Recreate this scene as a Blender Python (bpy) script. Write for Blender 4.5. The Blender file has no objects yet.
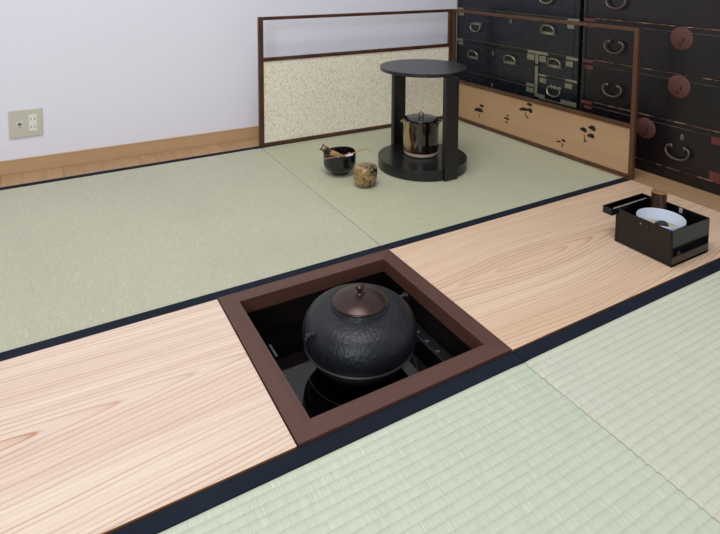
import bpy, bmesh, math, random
from mathutils import Vector, Matrix
random.seed(7)
PI = math.pi
S = bpy.context.scene
COL = S.collection

# ------------------------------------------------------------------ materials
def lin(c):
    r = []
    for v in c:
        v = v / 255.0
        r.append(v / 12.92 if v <= 0.04045 else ((v + 0.055) / 1.055) ** 2.4)
    return (r[0], r[1], r[2], 1.0)

class N:
    """small node-graph helper"""
    def __init__(s, name):
        s.m = bpy.data.materials.new(name); s.m.use_nodes = True
        s.t = s.m.node_tree; s.t.nodes.clear()
        s.out = s.t.nodes.new('ShaderNodeOutputMaterial')
        s.b = s.t.nodes.new('ShaderNodeBsdfPrincipled')
        s.t.links.new(s.b.outputs[0], s.out.inputs[0])
    def put(s, sock, v):
        if isinstance(v, bpy.types.NodeSocket): s.t.links.new(v, sock)
        elif v is not None:
            try: sock.default_value = v
            except TypeError: sock.default_value = tuple(v)[:3]
    def coord(s):
        return s.t.nodes.new('ShaderNodeTexCoord').outputs['Object']
    def map(s, v, loc=(0, 0, 0), rot=(0, 0, 0), sc=(1, 1, 1)):
        n = s.t.nodes.new('ShaderNodeMapping'); s.put(n.inputs[0], v)
        n.inputs['Location'].default_value = loc; n.inputs['Rotation'].default_value = rot; n.inputs['Scale'].default_value = sc
        return n.outputs[0]
    def noise(s, v, sc=5, det=2, rough=.5, dist=0):
        n = s.t.nodes.new('ShaderNodeTexNoise'); s.put(n.inputs['Vector'], v)
        n.inputs['Scale'].default_value = sc; n.inputs['Detail'].default_value = det
        n.inputs['Roughness'].default_value = rough; n.inputs['Distortion'].default_value = dist
        return n.outputs[0]
    def voro(s, v, sc=5, feat='F1'):
        n = s.t.nodes.new('ShaderNodeTexVoronoi'); s.put(n.inputs['Vector'], v)
        n.feature = feat; n.inputs['Scale'].default_value = sc
        return n.outputs['Distance']
    def math(s, op, a, b=None, c=None):
        n = s.t.nodes.new('ShaderNodeMath'); n.operation = op
        s.put(n.inputs[0], a)
        if b is not None: s.put(n.inputs[1], b)
        if c is not None: s.put(n.inputs[2], c)
        return n.outputs[0]
    def sep(s, v):
        n = s.t.nodes.new('ShaderNodeSeparateXYZ'); s.put(n.inputs[0], v); return n.outputs
    def comb(s, x, y, z):
        n = s.t.nodes.new('ShaderNodeCombineXYZ')
        for i, v in enumerate((x, y, z)): s.put(n.inputs[i], v)
        return n.outputs[0]
    def ramp(s, f, stops, interp='LINEAR'):
        n = s.t.nodes.new('ShaderNodeValToRGB'); s.put(n.inputs[0], f)
        e = n.color_ramp.elements; n.color_ramp.interpolation = interp
        while len(e) < len(stops): e.new(.5)
        for k, (p, c) in enumerate(stops):
            e[k].position = p
            e[k].color = c if len(c) == 4 and max(c) <= 1.0 else lin(c[:3])
        return n.outputs[0]
    def mix(s, f, a, b, mode='MIX'):
        n = s.t.nodes.new('ShaderNodeMix'); n.data_type = 'RGBA'; n.blend_type = mode
        s.put(n.inputs[0], f); s.put(n.inputs[6], a); s.put(n.inputs[7], b)
        return n.outputs[2]
    def bump(s, h, strength=.3, dist=.001, nrm=None):
        n = s.t.nodes.new('ShaderNodeBump'); n.inputs['Strength'].default_value = strength
        n.inputs['Distance'].default_value = dist; s.put(n.inputs['Height'], h)
        if nrm is not None: s.put(n.inputs['Normal'], nrm)
        s.put(s.b.inputs['Normal'], n.outputs[0]); return n.outputs[0]
    def done(s, col=None, rough=None, metal=None, spec=None, coat=None):
        if col is not None: s.put(s.b.inputs['Base Color'], col)
        if rough is not None: s.put(s.b.inputs['Roughness'], rough)
        if metal is not None: s.put(s.b.inputs['Metallic'], metal)
        if spec is not None: s.put(s.b.inputs['Specular IOR Level'], spec)
        if coat is not None:
            s.put(s.b.inputs['Coat Weight'], coat); s.b.inputs['Coat Roughness'].default_value = .08
        return s.m

def plain(name, c, rough=.5, metal=0, var=.08, sc=30, bump=0, bsc=200, spec=.5, coat=0):
    n = N(name); co = n.coord()
    f = n.noise(co, sc, 3)
    a = lin(c); lo = tuple(v * (1 - var) for v in a[:3]) + (1,); hi = tuple(min(1, v * (1 + var)) for v in a[:3]) + (1,)
    col = n.mix(f, lo, hi)
    if bump: n.bump(n.noise(co, bsc, 2), bump, .001)
    return n.done(col, rough, metal, spec, coat)

def tatami_mat(name, base, tint, off, bumps=1.0):
    n = N(name); co = n.coord(); x, y, z = n.sep(co)
    yy = n.math('DIVIDE', y, .0150)
    row = n.math('FLOOR', yy)
    # rush straws: run across the ribs, each rib shows its own set
    st = n.noise(n.comb(n.math('MULTIPLY', x, 420), n.math('MULTIPLY', row, 3.17), off), 1, 2, .6)
    st2 = n.noise(n.comb(n.math('MULTIPLY', x, 90), n.math('MULTIPLY', row, 1.3), off + 5), 1, 1, .5)
    big = n.noise(n.map(co, loc=(off, off, 0)), 3.2, 3)
    a = lin(base); b = lin(tint)
    col = n.mix(n.ramp(big, [(.35, (0, 0, 0, 1)), (.68, (1, 1, 1, 1))]), a, b)
    g = n.math('ADD', n.math('MULTIPLY', st, .34), n.math('MULTIPLY', st2, .07))
    g = n.math('ADD', g, .795)
    col = n.mix(1.0, col, n.comb(g, g, g), 'MULTIPLY')
    # a few pale dry straws
    pale = n.ramp(st, [(.66, (0, 0, 0, 1)), (.78, (1, 1, 1, 1))])
    col = n.mix(n.math('MULTIPLY', pale, .5), col, lin((226, 226, 196)))
    n.bump(st, .9 * bumps, .0012)
    return n.done(col, .62, 0, .35)

def wood(name, light, dark, axis='x', sc=1.0, rough=.45, contrast=.5, off=0, coat=0, bump=.12):
    n = N(name); co = n.coord()
    s = {'x': (1.6, 60, 60), 'y': (60, 1.6, 60), 'z': (60, 60, 1.6)}[axis]
    s = tuple(v * sc for v in s)
    f = n.noise(n.map(co, loc=(off, off, off), sc=s), 1, 5, .6, .4)
    f2 = n.noise(n.map(co, loc=(off + 3, 0, 0), sc=tuple(v * .22 for v in s)), 1, 2, .5, .2)
    f = n.math('ADD', n.math('MULTIPLY', f, .6), n.math('MULTIPLY', f2, .4))
    lo = .5 - .25 * contrast; hi = .5 + .25 * contrast
    col = n.ramp(f, [(lo * .9, dark), (hi, light)])
    if bump: n.bump(f, bump, .001)
    return n.done(col, rough, 0, .45, coat)

def board_mat(name, light, pink, line, x0, yc, lam, K, mode):
    """flat-sawn conifer board: nested tongues along the middle, straight grain at the sides"""
    n = N(name); co = n.coord(); x, y, z = n.sep(co)
    w1 = n.noise(n.map(co, loc=(x0 * 3, 0, 0), sc=(1.5, 7, 1)), 1, 2, .5)
    w2 = n.noise(n.map(co, loc=(5, x0, 0), sc=(4, 30, 1)), 1, 2, .5)
    dx = n.math('SUBTRACT', x, x0)
    dy = n.math('SUBTRACT', y, yc)
    dy = n.math('ADD', dy, n.math('MULTIPLY', n.math('SUBTRACT', w1, .5), .035))
    dy = n.math('ADD', dy, n.math('MULTIPLY', dx, -.03))
    if mode == 'lens':
        vx = n.math('DIVIDE', n.math('SQRT', n.math('ADD', n.math('MULTIPLY', dx, dx), .0025)), lam)
    else:
        vx = n.math('DIVIDE', dx, lam)
    sy = n.math('SQRT', n.math('ADD', n.math('MULTIPLY', dy, dy), .0002))
    v = n.math('ADD', vx, n.math('MULTIPLY', sy, K))
    v = n.math('ADD', v, n.math('MULTIPLY', w2, .55))
    fr = n.math('FRACT', v)
    ln = n.ramp(fr, [(.0, (.6, .6, .6, 1)), (.12, (0, 0, 0, 1)), (.55, (.06, .06, .06, 1)), (.84, (.35, .35, .35, 1)), (.96, (1, 1, 1, 1))])
    amp = n.noise(n.comb(n.math('MULTIPLY', n.math('FLOOR', v), 1.37), n.math('MULTIPLY', x, .8), 0), 1, 1)
    amp = n.ramp(amp, [(.38, (.10, .10, .10, 1)), (.66, (1, 1, 1, 1))])
    fac = n.math('MULTIPLY', ln, amp)
    big = n.noise(n.map(co, loc=(2, 7, 0), sc=(1.2, 10, 1)), 1, 3)
    base = n.mix(n.ramp(big, [(.35, (0, 0, 0, 1)), (.65, (1, 1, 1, 1))]), lin(light), lin(pink))
    fine = n.noise(n.map(co, sc=(12, 700, 1)), 1, 2)
    band = n.ramp(n.noise(n.map(co, loc=(1, x0, 0), sc=(1.0, 46, 1)), 1, 3, .6), [(.38, (0, 0, 0, 1)), (.68, (1, 1, 1, 1))])
    base = n.mix(n.math('MULTIPLY', band, .30), base, lin(line))
    base = n.mix(n.math('MULTIPLY', fine, .16), base, lin(line))
    col = n.mix(n.math('MULTIPLY', fac, .9), base, lin(line))
    n.bump(n.math('ADD', n.math('MULTIPLY', fac, -.3), fine), .12, .0006)
    return n.done(col, .42, 0, .45)

def border_mat():
    n = N('border_cloth'); co = n.coord()
    f = n.noise(n.map(co, sc=(500, 900, 1)), 1, 2)
    g = n.noise(co, 12, 2)
    col = n.mix(n.math('MULTIPLY', n.math('ADD', f, g), .5), lin((12, 18, 28)), lin((33, 41, 55)))
    n.bump(f, .5, .0006)
    return n.done(col, .8, 0, .15)

def lacquer(name, c, rough=.22, c2=None, sc=6, axis=None, bump=.0):
    n = N(name); co = n.coord()
    f = n.noise(n.map(co, sc=axis or (1, 1, 1)), sc, 4)
    col = n.mix(n.ramp(f, [(.35, (0, 0, 0, 1)), (.7, (1, 1, 1, 1))]), lin(c), lin(c2 or tuple(min(255, v + 8) for v in c)))
    r = n.math('ADD', n.math('MULTIPLY', n.noise(co, 25, 3), .14), rough - .05)
    if bump: n.bump(f, bump, .001)
    return n.done(col, r, 0, .5)

M = {}
def mats():
    M['wall'] = plain('wall_paint', (228, 226, 236), .85, var=.015, sc=3, bump=.15, bsc=500, spec=.2)
    M['ceiling'] = plain('ceiling_paint', (225, 223, 216), .9, var=.02, sc=4)
    n = N('flooring'); co = n.coord(); x, y, z = n.sep(co)
    xr = n.math('DIVIDE', n.math('ADD', x, .0095), .0602); row = n.math('FLOOR', xr); fx = n.math('FRACT', xr)
    tone = n.noise(n.comb(n.math('MULTIPLY', row, 5.7), n.math('MULTIPLY', y, .4), 0), 1, 1)
    gr = n.noise(n.map(co, sc=(120, 3, 1)), 1, 4, .6)
    f = n.math('ADD', n.math('MULTIPLY', tone, .5), n.math('MULTIPLY', gr, .5))
    col = n.ramp(f, [(.3, (162, 128, 94)), (.7, (186, 152, 116))])
    seam = n.math('LESS_THAN', fx, .03)
    col = n.mix(n.math('MULTIPLY', seam, .6), col, lin((90, 58, 30)))
    M['floor'] = n.done(col, .4, 0, .4)
    M['baseboard'] = wood('baseboard_wood', (194, 160, 122), (178, 142, 104), 'x', .6, .42, .9)
    M['t_bl'] = tatami_mat('rush_back_left', (184, 184, 162), (180, 179, 158), 1.3, .55)
    M['t_br'] = tatami_mat('rush_back_right', (184, 184, 158), (180, 179, 154), 4.1, .55)
    M['t_fl'] = tatami_mat('rush_front_left', (196, 204, 183), (192, 200, 181), 8.7)
    M['t_fr'] = tatami_mat('rush_front_right', (202, 204, 182), (199, 199, 186), 12.2)
    M['border'] = border_mat()
    M['board_l'] = board_mat('pale_board_left', (237, 220, 203), (232, 209, 194), (186, 134, 98), -.36, .213, .115, 105, 'tongue')
    M['board_r'] = board_mat('tan_lit_board_right', (232, 208, 182), (226, 198, 170), (182, 132, 98), .70, .215, .10, 105, 'lens')  # tanner than the left board: its lighting is put into the colour
    M['board_edge'] = plain('board_edge', (150, 96, 52), .5)
    M['frame_x'] = wood('hearth_wood_x', (98, 65, 54), (75, 48, 39), 'x', 1.2, .42, .8)
    M['frame_y'] = wood('hearth_wood_y', (96, 63, 53), (73, 46, 38), 'y', 1.2, .42, .8)
    M['pit'] = wood('pit_wood', (28, 19, 10), (13, 9, 6), 'x', .6, .5, .8)
    M['glass'] = plain('black_glass', (4, 5, 6), .035, var=0, spec=.5)
    M['hob_body'] = plain('hob_body', (20, 22, 26), .4)
    M['mark'] = plain('hob_print', (92, 102, 114), .4)
    M['ringm'] = plain('hob_ring_print', (44, 46, 48), .3)
    # iron
    n = N('cast_iron'); co = n.coord()
    a = n.noise(co, 120, 4, .6, .6); b = n.voro(n.map(co, sc=(1, 1, 1)), 170)
    big = n.noise(co, 14, 3)
    h = n.math('ADD', n.math('MULTIPLY', a, 1.0), n.math('MULTIPLY', b, .5))
    col = n.mix(big, lin((27, 29, 34)), lin((43, 45, 51)))
    n.bump(h, .5, .0022)
    M['iron'] = n.done(col, n.math('ADD', n.math('MULTIPLY', big, .12), .33), .35, .5)
    M['iron_rim'] = plain('pale_iron_rim', (74, 72, 72), .45, .4, var=.3, sc=90)  # narrow flange band, paler grey than the body iron
    n = N('brown_bronze'); co = n.coord()
    f = n.noise(n.map(co, sc=(1, 1, 1)), 25, 4)
    M['lid'] = n.done(n.mix(f, lin((52, 38, 34)), lin((70, 51, 46))), .3, .45, .5)
    M['knob'] = plain('knob_bronze', (66, 38, 34), .25, .5, coat=.3)
    # screen
    M['scr_frame'] = lacquer('screen_frame_wood', (62, 34, 20), .32, (84, 50, 30), 12)
    M['scr_frame2'] = wood('screen_frame_wood_light', (96, 64, 40), (66, 40, 24), 'z', 1, .4, .7)
    n = N('speckled_paper'); co = n.coord()
    v = n.map(co, sc=(1.5, 1.5, .75))
    f = n.noise(v, 190, 2, .6, 1.4)
    g = n.noise(co, 4, 2)
    base = n.mix(g, lin((243, 235, 216)), lin((236, 228, 208)))
    w = n.ramp(f, [(.52, (0, 0, 0, 1)), (.62, (1, 1, 1, 1))])
    M['paper'] = n.done(n.mix(n.math('MULTIPLY', w, .72), base, lin((158, 142, 112))), .8, 0, .2)
    M['scr_wood'] = wood('screen_panel_wood', (184, 148, 112), (170, 133, 98), 'y', .5, .5, .8)
    M['black_inlay'] = plain('pine_black', (14, 13, 13), .5)
    M['brass_hinge'] = plain('hinge_metal', (120, 90, 60), .4, .8)
    # stand, jar
    n = N('black_wood'); co = n.coord()
    f = n.noise(n.map(co, sc=(8, 120, 8)), 1, 5, .6, .5)
    n.bump(f, .35, .0012)
    M['stand'] = n.done(n.mix(f, lin((8, 8, 9)), lin((34, 34, 37))), .27, 0, .5)
    n = N('black_wood_posts'); co = n.coord()
    f = n.noise(n.map(co, sc=(110, 110, 5)), 1, 5, .6, .5)
    n.bump(f, .3, .001)
    M['stand_post'] = n.done(n.mix(f, lin((8, 8, 9)), lin((26, 26, 28))), .3, 0, .5)
    n = N('amber_glaze'); co = n.coord(); x, y, z = n.sep(co)
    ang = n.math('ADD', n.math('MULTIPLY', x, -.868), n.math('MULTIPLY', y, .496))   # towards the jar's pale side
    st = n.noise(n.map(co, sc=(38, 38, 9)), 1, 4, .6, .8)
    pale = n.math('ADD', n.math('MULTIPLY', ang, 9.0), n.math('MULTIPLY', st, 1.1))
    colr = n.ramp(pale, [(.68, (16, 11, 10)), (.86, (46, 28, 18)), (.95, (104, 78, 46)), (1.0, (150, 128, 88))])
    low = n.math('ADD', n.math('MULTIPLY', z, -14), n.math('MULTIPLY', st, .9))
    red = n.ramp(low, [(.0, (0, 0, 0, 1)), (.28, (1, 1, 1, 1))])
    colr = n.mix(n.math('MULTIPLY', red, .8), colr, lin((58, 30, 18)))
    M['glaze'] = n.done(colr, .07, 0, .55, .6)
    M['clay'] = plain('bare_clay', (190, 176, 154), .7, var=.15, sc=60)
    M['jar_lid'] = lacquer('jar_lid_lacquer', (18, 18, 22), .1)
    # bowl etc
    M['bowl'] = plain('black_raku_glaze', (13, 15, 20), .16, var=.3, sc=20, bump=.25, bsc=60, coat=.3)
    M['bamboo_pale'] = wood('pale_bamboo', (206, 170, 118), (176, 134, 82), 'z', 1.5, .4, .9)
    n = N('mottled_bamboo'); co = n.coord()
    f = n.noise(co, 60, 4, .6, .8)
    M['bamboo_dark'] = n.done(n.ramp(f, [(.38, (46, 32, 26)), (.52, (96, 70, 50)), (.64, (190, 160, 120))]), .35, 0, .5)
    M['bamboo_cut'] = plain('bamboo_cut_end', (222, 208, 176), .6)
    M['scoop'] = wood('scoop_bamboo', (190, 138, 82), (150, 98, 52), 'x', 1.5, .35, .9)
    M['cloth'] = plain('white_linen', (232, 232, 230), .8)
    n = N('gold_black_lacquer'); co = n.coord(); x, y, z = n.sep(co)
    f = n.noise(n.map(co, sc=(1, 1, 1.6)), 26, 5, .65, 1.6)
    side = n.math('ADD', n.math('MULTIPLY', x, .9), n.math('MULTIPLY', y, -.45))
    k = n.math('SUBTRACT', f, n.math('MULTIPLY', side, 3.6))
    c1 = n.ramp(n.noise(n.map(co, sc=(1, 1, 4)), 45, 4, .6, 1.2), [(.35, (92, 66, 34)), (.5, (140, 112, 64)), (.68, (176, 150, 98))])
    M['caddy'] = n.done(n.mix(n.ramp(k, [(.40, (0, 0, 0, 1)), (.44, (1, 1, 1, 1))]), lin((18, 17, 18)), c1), .24, 0, .5, .4)
    # tobacco box
    M['box'] = plain('black_gloss_lacquer', (6, 6, 7), .09, var=.1)
    M['box_in'] = plain('box_inside_lacquer', (10, 10, 11), .2, var=.1)
    M['silver'] = plain('silver_edge', (206, 204, 198), .3, .6)
    M['porc'] = plain('white_porcelain', (214, 221, 236), .16, var=.02, coat=.3)
    M['ash'] = plain('ash', (168, 160, 140), .95, var=.12, sc=80, bump=.8, bsc=160)
    M['char'] = plain('charcoal', (34, 33, 34), .8, var=.3, sc=120, bump=.8)
    n = N('smoked_bamboo'); co = n.coord()
    f = n.noise(n.map(co, sc=(70, 70, 8)), 1, 4, .6, .5)
    M['tube'] = n.done(n.ramp(f, [(.35, (40, 26, 19)), (.65, (86, 58, 42))]), .32, 0, .5)
    M['tube_rim'] = plain('tube_rim', (158, 118, 78), .5)
    # chests
    M['blue'] = lacquer('black_blue_lacquer', (18, 23, 30), .25, (26, 31, 38), 3)
    M['blue_c'] = lacquer('black_lacquer_carcass', (14, 17, 21), .25)
    M['red'] = lacquer('dark_brown_lacquer', (13, 9, 11), .3, (25, 16, 19), 5)
    M['red_c'] = lacquer('dark_brown_carcass', (14, 10, 12), .3, (26, 18, 20))
    M['pewter'] = plain('dull_brass', (142, 138, 118), .42, .55, var=.2, sc=60)
    M['old_brass'] = plain('handle_brass', (150, 138, 112), .34, .7, var=.2)
    M['copper'] = plain('rusty_copper', (104, 54, 48), .5, .3, var=.28, sc=45, bump=.3, bsc=90)
    M['copper_disc'] = plain('copper_lock', (96, 60, 53), .48, .35, var=.25, sc=50, bump=.3, bsc=90)
    M['bronze_handle'] = plain('bronze_handle', (98, 84, 78), .38, .6, var=.2)
    M['thin_line'] = plain('thin_brass_line', (120, 112, 92), .45, .4, var=.25, sc=40)
    n = N('chipped_edge'); co = n.coord()
    f = n.noise(n.map(co, sc=(26, 60, 120)), 1, 4, .7)
    M['chip'] = n.done(n.ramp(f, [(.44, (36, 26, 28)), (.50, (120, 82, 68)), (.62, (196, 150, 122))]), .5, 0, .4)
    M['chip2'] = N('faint_edge')
    n = M['chip2']; co = n.coord(); f = n.noise(n.map(co, sc=(14, 60, 120)), 1, 3, .6)
    M['chip2'] = n.done(n.ramp(f, [(.4, (56, 50, 52)), (.65, (112, 100, 98))]), .4, 0, .4)
    M['dark'] = plain('keyhole_dark', (14, 11, 11), .6)
    # outlet
    M['plate'] = plain('outlet_plate_beige', (196, 190, 172), .45, var=.02)
    M['socket'] = plain('socket_white', (222, 222, 216), .4, var=.02)
    M['slot'] = plain('slot_grey', (92, 88, 84), .5)
    M['metal'] = plain('jack_metal', (150, 140, 120), .35, .8)
mats()

# ------------------------------------------------------------------ mesh helpers
def nb(): return bmesh.new()

def box(bm, x0, x1, y0, y1, z0, z1, bev=0, seg=2):
    g = bmesh.ops.create_cube(bm, size=1.0)
    vs = g['verts']
    for v in vs:
        v.co = Vector(((x0 + x1) / 2 + v.co.x * (x1 - x0), (y0 + y1) / 2 + v.co.y * (y1 - y0), (z0 + z1) / 2 + v.co.z * (z1 - z0)))
    if bev:
        es = list({e for v in vs for e in v.link_edges})
        bmesh.ops.bevel(bm, geom=es, offset=bev, segments=seg, affect='EDGES', profile=.5)
    return vs

def lathe(bm, prof, n=64, c=(0, 0), cap=True):
    rings = []
    for r, z in prof:
        if r < 1e-6: rings.append([bm.verts.new((c[0], c[1], z))])
        else: rings.append([bm.verts.new((c[0] + r * math.cos(2 * PI * k / n), c[1] + r * math.sin(2 * PI * k / n), z)) for k in range(n)])
    for a, b in zip(rings, rings[1:]):
        for k in range(n):
            k2 = (k + 1) % n
            if len(a) == 1 and len(b) == 1: continue
            if len(a) == 1: bm.faces.new((a[0], b[k2], b[k]))
            elif len(b) == 1: bm.faces.new((a[k], a[k2], b[0]))
            else: bm.faces.new((a[k], a[k2], b[k2], b[k]))
    return rings

def tube(bm, pts, rad, n=10, caps=True):
    pts = [Vector(p) for p in pts]
    if not isinstance(rad, (list, tuple)): rad = [rad] * len(pts)
    rings = []; prev = None
    for i, p in enumerate(pts):
        t = (pts[min(i + 1, len(pts) - 1)] - pts[max(i - 1, 0)]).normalized()
        if prev is None:
            u = t.orthogonal().normalized()
        else:
            u = (prev - t * prev.dot(t)).normalized()
        prev = u; w = t.cross(u)
        rings.append([bm.verts.new(p + (u * math.cos(2 * PI * k / n) + w * math.sin(2 * PI * k / n)) * rad[i]) for k in range(n)])
    for a, b in zip(rings, rings[1:]):
        for k in range(n):
            bm.faces.new((a[k], a[(k + 1) % n], b[(k + 1) % n], b[k]))
    if caps:
        bm.faces.new(rings[0][::-1]); bm.faces.new(rings[-1])

def prism(bm, poly, f0, f1):
    """extrude a closed outline between the two placing functions f0(p), f1(p)"""
    a = [bm.verts.new(f0(p)) for p in poly]; b = [bm.verts.new(f1(p)) for p in poly]
    bm.faces.new(a); bm.faces.new(b[::-1])
    k = len(poly)
    for i in range(k): bm.faces.new((a[i], b[i], b[(i + 1) % k], a[(i + 1) % k]))

def spline(pts, k=6):
    P = [Vector(p) for p in pts]; out = []
    for i in range(len(P) - 1):
        p0 = P[max(i - 1, 0)]; p1 = P[i]; p2 = P[i + 1]; p3 = P[min(i + 2, len(P) - 1)]
        for j in range(k):
            t = j / k
            out.append(.5 * ((2 * p1) + (p2 - p0) * t + (2 * p0 - 5 * p1 + 4 * p2 - p3) * t * t + (3 * p1 - p0 - 3 * p2 + p3) * t ** 3))
    out.append(P[-1]); return out

def obj(name, bm, mat, parent=None, smooth=False, loc=None, label=None, mat2=None):
    bmesh.ops.recalc_face_normals(bm, faces=bm.faces[:])
    me = bpy.data.meshes.new(name); bm.to_mesh(me); bm.free()
    me.materials.append(mat)
    if mat2: me.materials.append(mat2)
    o = bpy.data.objects.new(name, me); COL.objects.link(o)
    if smooth:
        for p in me.polygons: p.use_smooth = True
        m = o.modifiers.new('edges', 'EDGE_SPLIT'); m.split_angle = math.radians(42)
    if parent: o.parent = parent
    if loc: o.location = loc
    if label: o['label'] = label
    return o

def thing(name, label, cat, loc=(0, 0, 0), rz=0, group=None):
    o = bpy.data.objects.new(name, None); COL.objects.link(o)
    o.empty_display_size = .05
    o.location = loc; o.rotation_euler = (0, 0, rz); o['label'] = label; o['category'] = cat
    if group: o['group'] = group
    return o

def tag(o, label, cat, group=None):
    o['label'] = label; o['category'] = cat
    if group: o['group'] = group
    return o

def struct(o): o['kind'] = 'structure'; return o

RA = -math.atan(.014)          # the room's walls sit at a slight angle to the mats

# ------------------------------------------------------------------ the room
Q = .424
WZ = 2.42
# floor slab with the recess for mats and the pit hole
bm = nb()
box(bm, -1.75, 2.05, 1.356, 1.60, -.055, 0)            # strip at the back
box(bm, 1.3715, 2.05, -1.3, 1.356, -.055, 0)            # strip at the right
box(bm, -1.75, -1.404, -1.3, 1.356, -.055, 0)
box(bm, -1.404, 1.3715, -1.3, -.951, -.055, 0)
box(bm, -1.75, -.02, -1.3, 1.60, -.35, -.056)
box(bm, .444, 2.05, -1.3, 1.60, -.35, -.056)
box(bm, -.02, .444, -1.3, -.02, -.35, -.056)
box(bm, -.02, .444, .444, 1.60, -.35, -.056)
box(bm, -.02, .444, -.02, .444, -.35, -.33)
struct(obj('floor', bm, M['floor']))
def wall_y(x): return 1.4670 - .014 * x
bm = nb(); box(bm, -1.8, 2.2, 0, .1, -.05, WZ)
w = struct(obj('wall_back', bm, M['wall'], loc=(0, wall_y(0) + .0062, 0))); w.rotation_euler = (0, 0, RA)
bm = nb(); box(bm, -1.8, 1.95, -.0062, 0, 0, .0450, .001); box(bm, -1.8, 1.95, -.0074, 0, .0430, .0478, .0012)
w = struct(obj('baseboard_back', bm, M['baseboard'], loc=(0, wall_y(0) + .0061, 0))); w.rotation_euler = (0, 0, RA)
bm = nb(); box(bm, 0, .1, -1.3, 1.5, -.05, WZ)
w = struct(obj('wall_right', bm, M['wall'], loc=(1.93, 0, 0))); w.rotation_euler = (0, 0, RA)
bm = nb(); box(bm, -1.9, 2.15, -1.4, 1.7, WZ, WZ + .05)
struct(obj('ceiling', bm, M['ceiling']))

# ------------------------------------------------------------------ tatami mats
B = .0287
def tatami(mat, x0, x1, y0, y1, borders, label, amp=.0021):
    t = thing('tatami_mat', label, 'tatami mat', ((x0 + x1) / 2, (y0 + y1) / 2, -.053), 0, 'tatami mats')
    cx, cy = t.location.x, t.location.y
    # woven top: ribs 15 mm apart run along the mat, real relief
    bm = nb(); a0, a1 = x0 - cx, x1 - cx; b0, b1 = y0 - cy + .001, y1 - cy - .001
    prof = [(b0, .0485)]; yv = math.ceil(b0 / .015) * .015
    sub = (0, .06, .14, .3, .5, .7, .86, .94)
    while yv < b1 - .0151:
        for u in sub: prof.append((yv + u * .015, .0508 - amp + amp * (1 - abs(2 * u - 1) ** 2.6)))
        yv += .015
    prof.append((b1, .0485))
    nx = 60; rnd = random.Random(int(abs(x0) * 100 + 3)); rows_ = []
    for i in range(nx + 1):
        k = i / nx; xx = a0 + (a1 - a0) * k
        jit = [rnd.uniform(-.00008, .00008) for _ in range(len(prof) // 8 + 2)]
        edge = .0012 if i in (0, nx) else 0
        rows_.append([bm.verts.new((xx, p[0] + (jit[j // 8] if 0 < j < len(prof) - 1 else 0), p[1] - edge)) for j, p in enumerate(prof)])
    for p_, q_ in zip(rows_, rows_[1:]):
        for j in range(len(prof) - 1): bm.faces.new((p_[j], q_[j], q_[j + 1], p_[j + 1]))
    lo = [[bm.verts.new((xx, yv_, 0)) for yv_ in (b0, b1)] for xx in (a0, a1)]
    bm.faces.new((lo[0][0], lo[0][1], lo[1][1], lo[1][0]))
    bm.faces.new([lo[0][0], lo[0][1]] + rows_[0][::-1]); bm.faces.new([lo[1][1], lo[1][0]] + rows_[-1])
    bm.faces.new([lo[0][0], lo[1][0]] + [r[0] for r in rows_[::-1]]); bm.faces.new([lo[1][1], lo[0][1]] + [r[-1] for r in rows_])
    obj('rush_cover', bm, mat, t, True)
    for (a, b) in borders:
        bm = nb(); box(bm, x0 - cx, x1 - cx, a - cy, b - cy, .0475, .0535, .0012, 2)
        obj('cloth_border', bm, M['border'], t)
    return t
G = .0008
YB0, YB1 = Q + .001, 1.356
tatami(M['t_bl'], -1.40, Q - G, YB0, YB1 - .0005, [(YB0, YB0 + B), (1.3345, YB1 - .0005)], 'pale green tatami mat at back left, below the white wall with the outlet', .0006)
tatami(M['t_br'], Q + G, 1.3705, YB0, YB1 - .0005, [(YB0, YB0 + B), (1.3345, YB1 - .0005)], 'tatami mat carrying the black round stand and the folding screen', .0006)
tatami(M['t_fl'], -1.40, Q - G, -.95, -.001, [(-B, -.001), (-.95, -.95 + B)], 'greenish ribbed tatami mat in front of the hearth frame, lower left of the seam')
tatami(M['t_fr'], Q + G, 1.3705, -.95, -.001, [(-B, -.001), (-.95, -.95 + B)], 'yellowish grey ribbed tatami mat at lower right, in front of the tobacco box board')

# ------------------------------------------------------------------ pale boards
def board(mat, x0, x1, label):
    bm = nb(); box(bm, x0, x1, .0012, Q - .0012, -.053, .0022, .0007, 1)
    o = obj('wooden_floor_board', bm, mat, mat2=M['board_edge'])
    for p in o.data.polygons:
        if p.normal.z < .5: p.material_index = 1
    o.location.z = 0
    return tag(o, label, 'wooden board', 'pale wooden boards between the mats')
board(M['board_l'], -1.40, -.0012, 'long pale pinkish wooden board left of the hearth frame')
board(M['board_r'], Q + .0012, 1.368, 'pale wooden board right of the hearth, tan lighting in its colour, under the black tobacco box')

# ------------------------------------------------------------------ hearth frame and pit
FW = .0358
t = thing('hearth_surround', 'reddish brown square wooden hearth surround framing the kettle', 'hearth surround', (Q / 2, Q / 2, -.0265))
h = Q / 2 - .0006; hi = Q / 2 - FW; z0, z1 = 0, .0305
def rail(pts, mat):
    bm = nb(); prism(bm, pts, lambda p: (p[0], p[1], z0), lambda p: (p[0], p[1], z1))
    
    obj('frame_rail', bm, mat, t)
g = .00005
rail([(-h, -h), (h, -h), (hi, -hi - g), (-hi, -hi - g)], M['frame_x'])
rail([(-h, h), (-hi, hi + g), (hi, hi + g), (h, h)], M['frame_x'])
rail([(-h, -h + g), (-hi - g, -hi), (-hi - g, hi), (-h, h - g)], M['frame_y'])
rail([(h, -h + g), (h, h - g), (hi + g, hi), (hi + g, -hi)], M['frame_y'])
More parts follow.
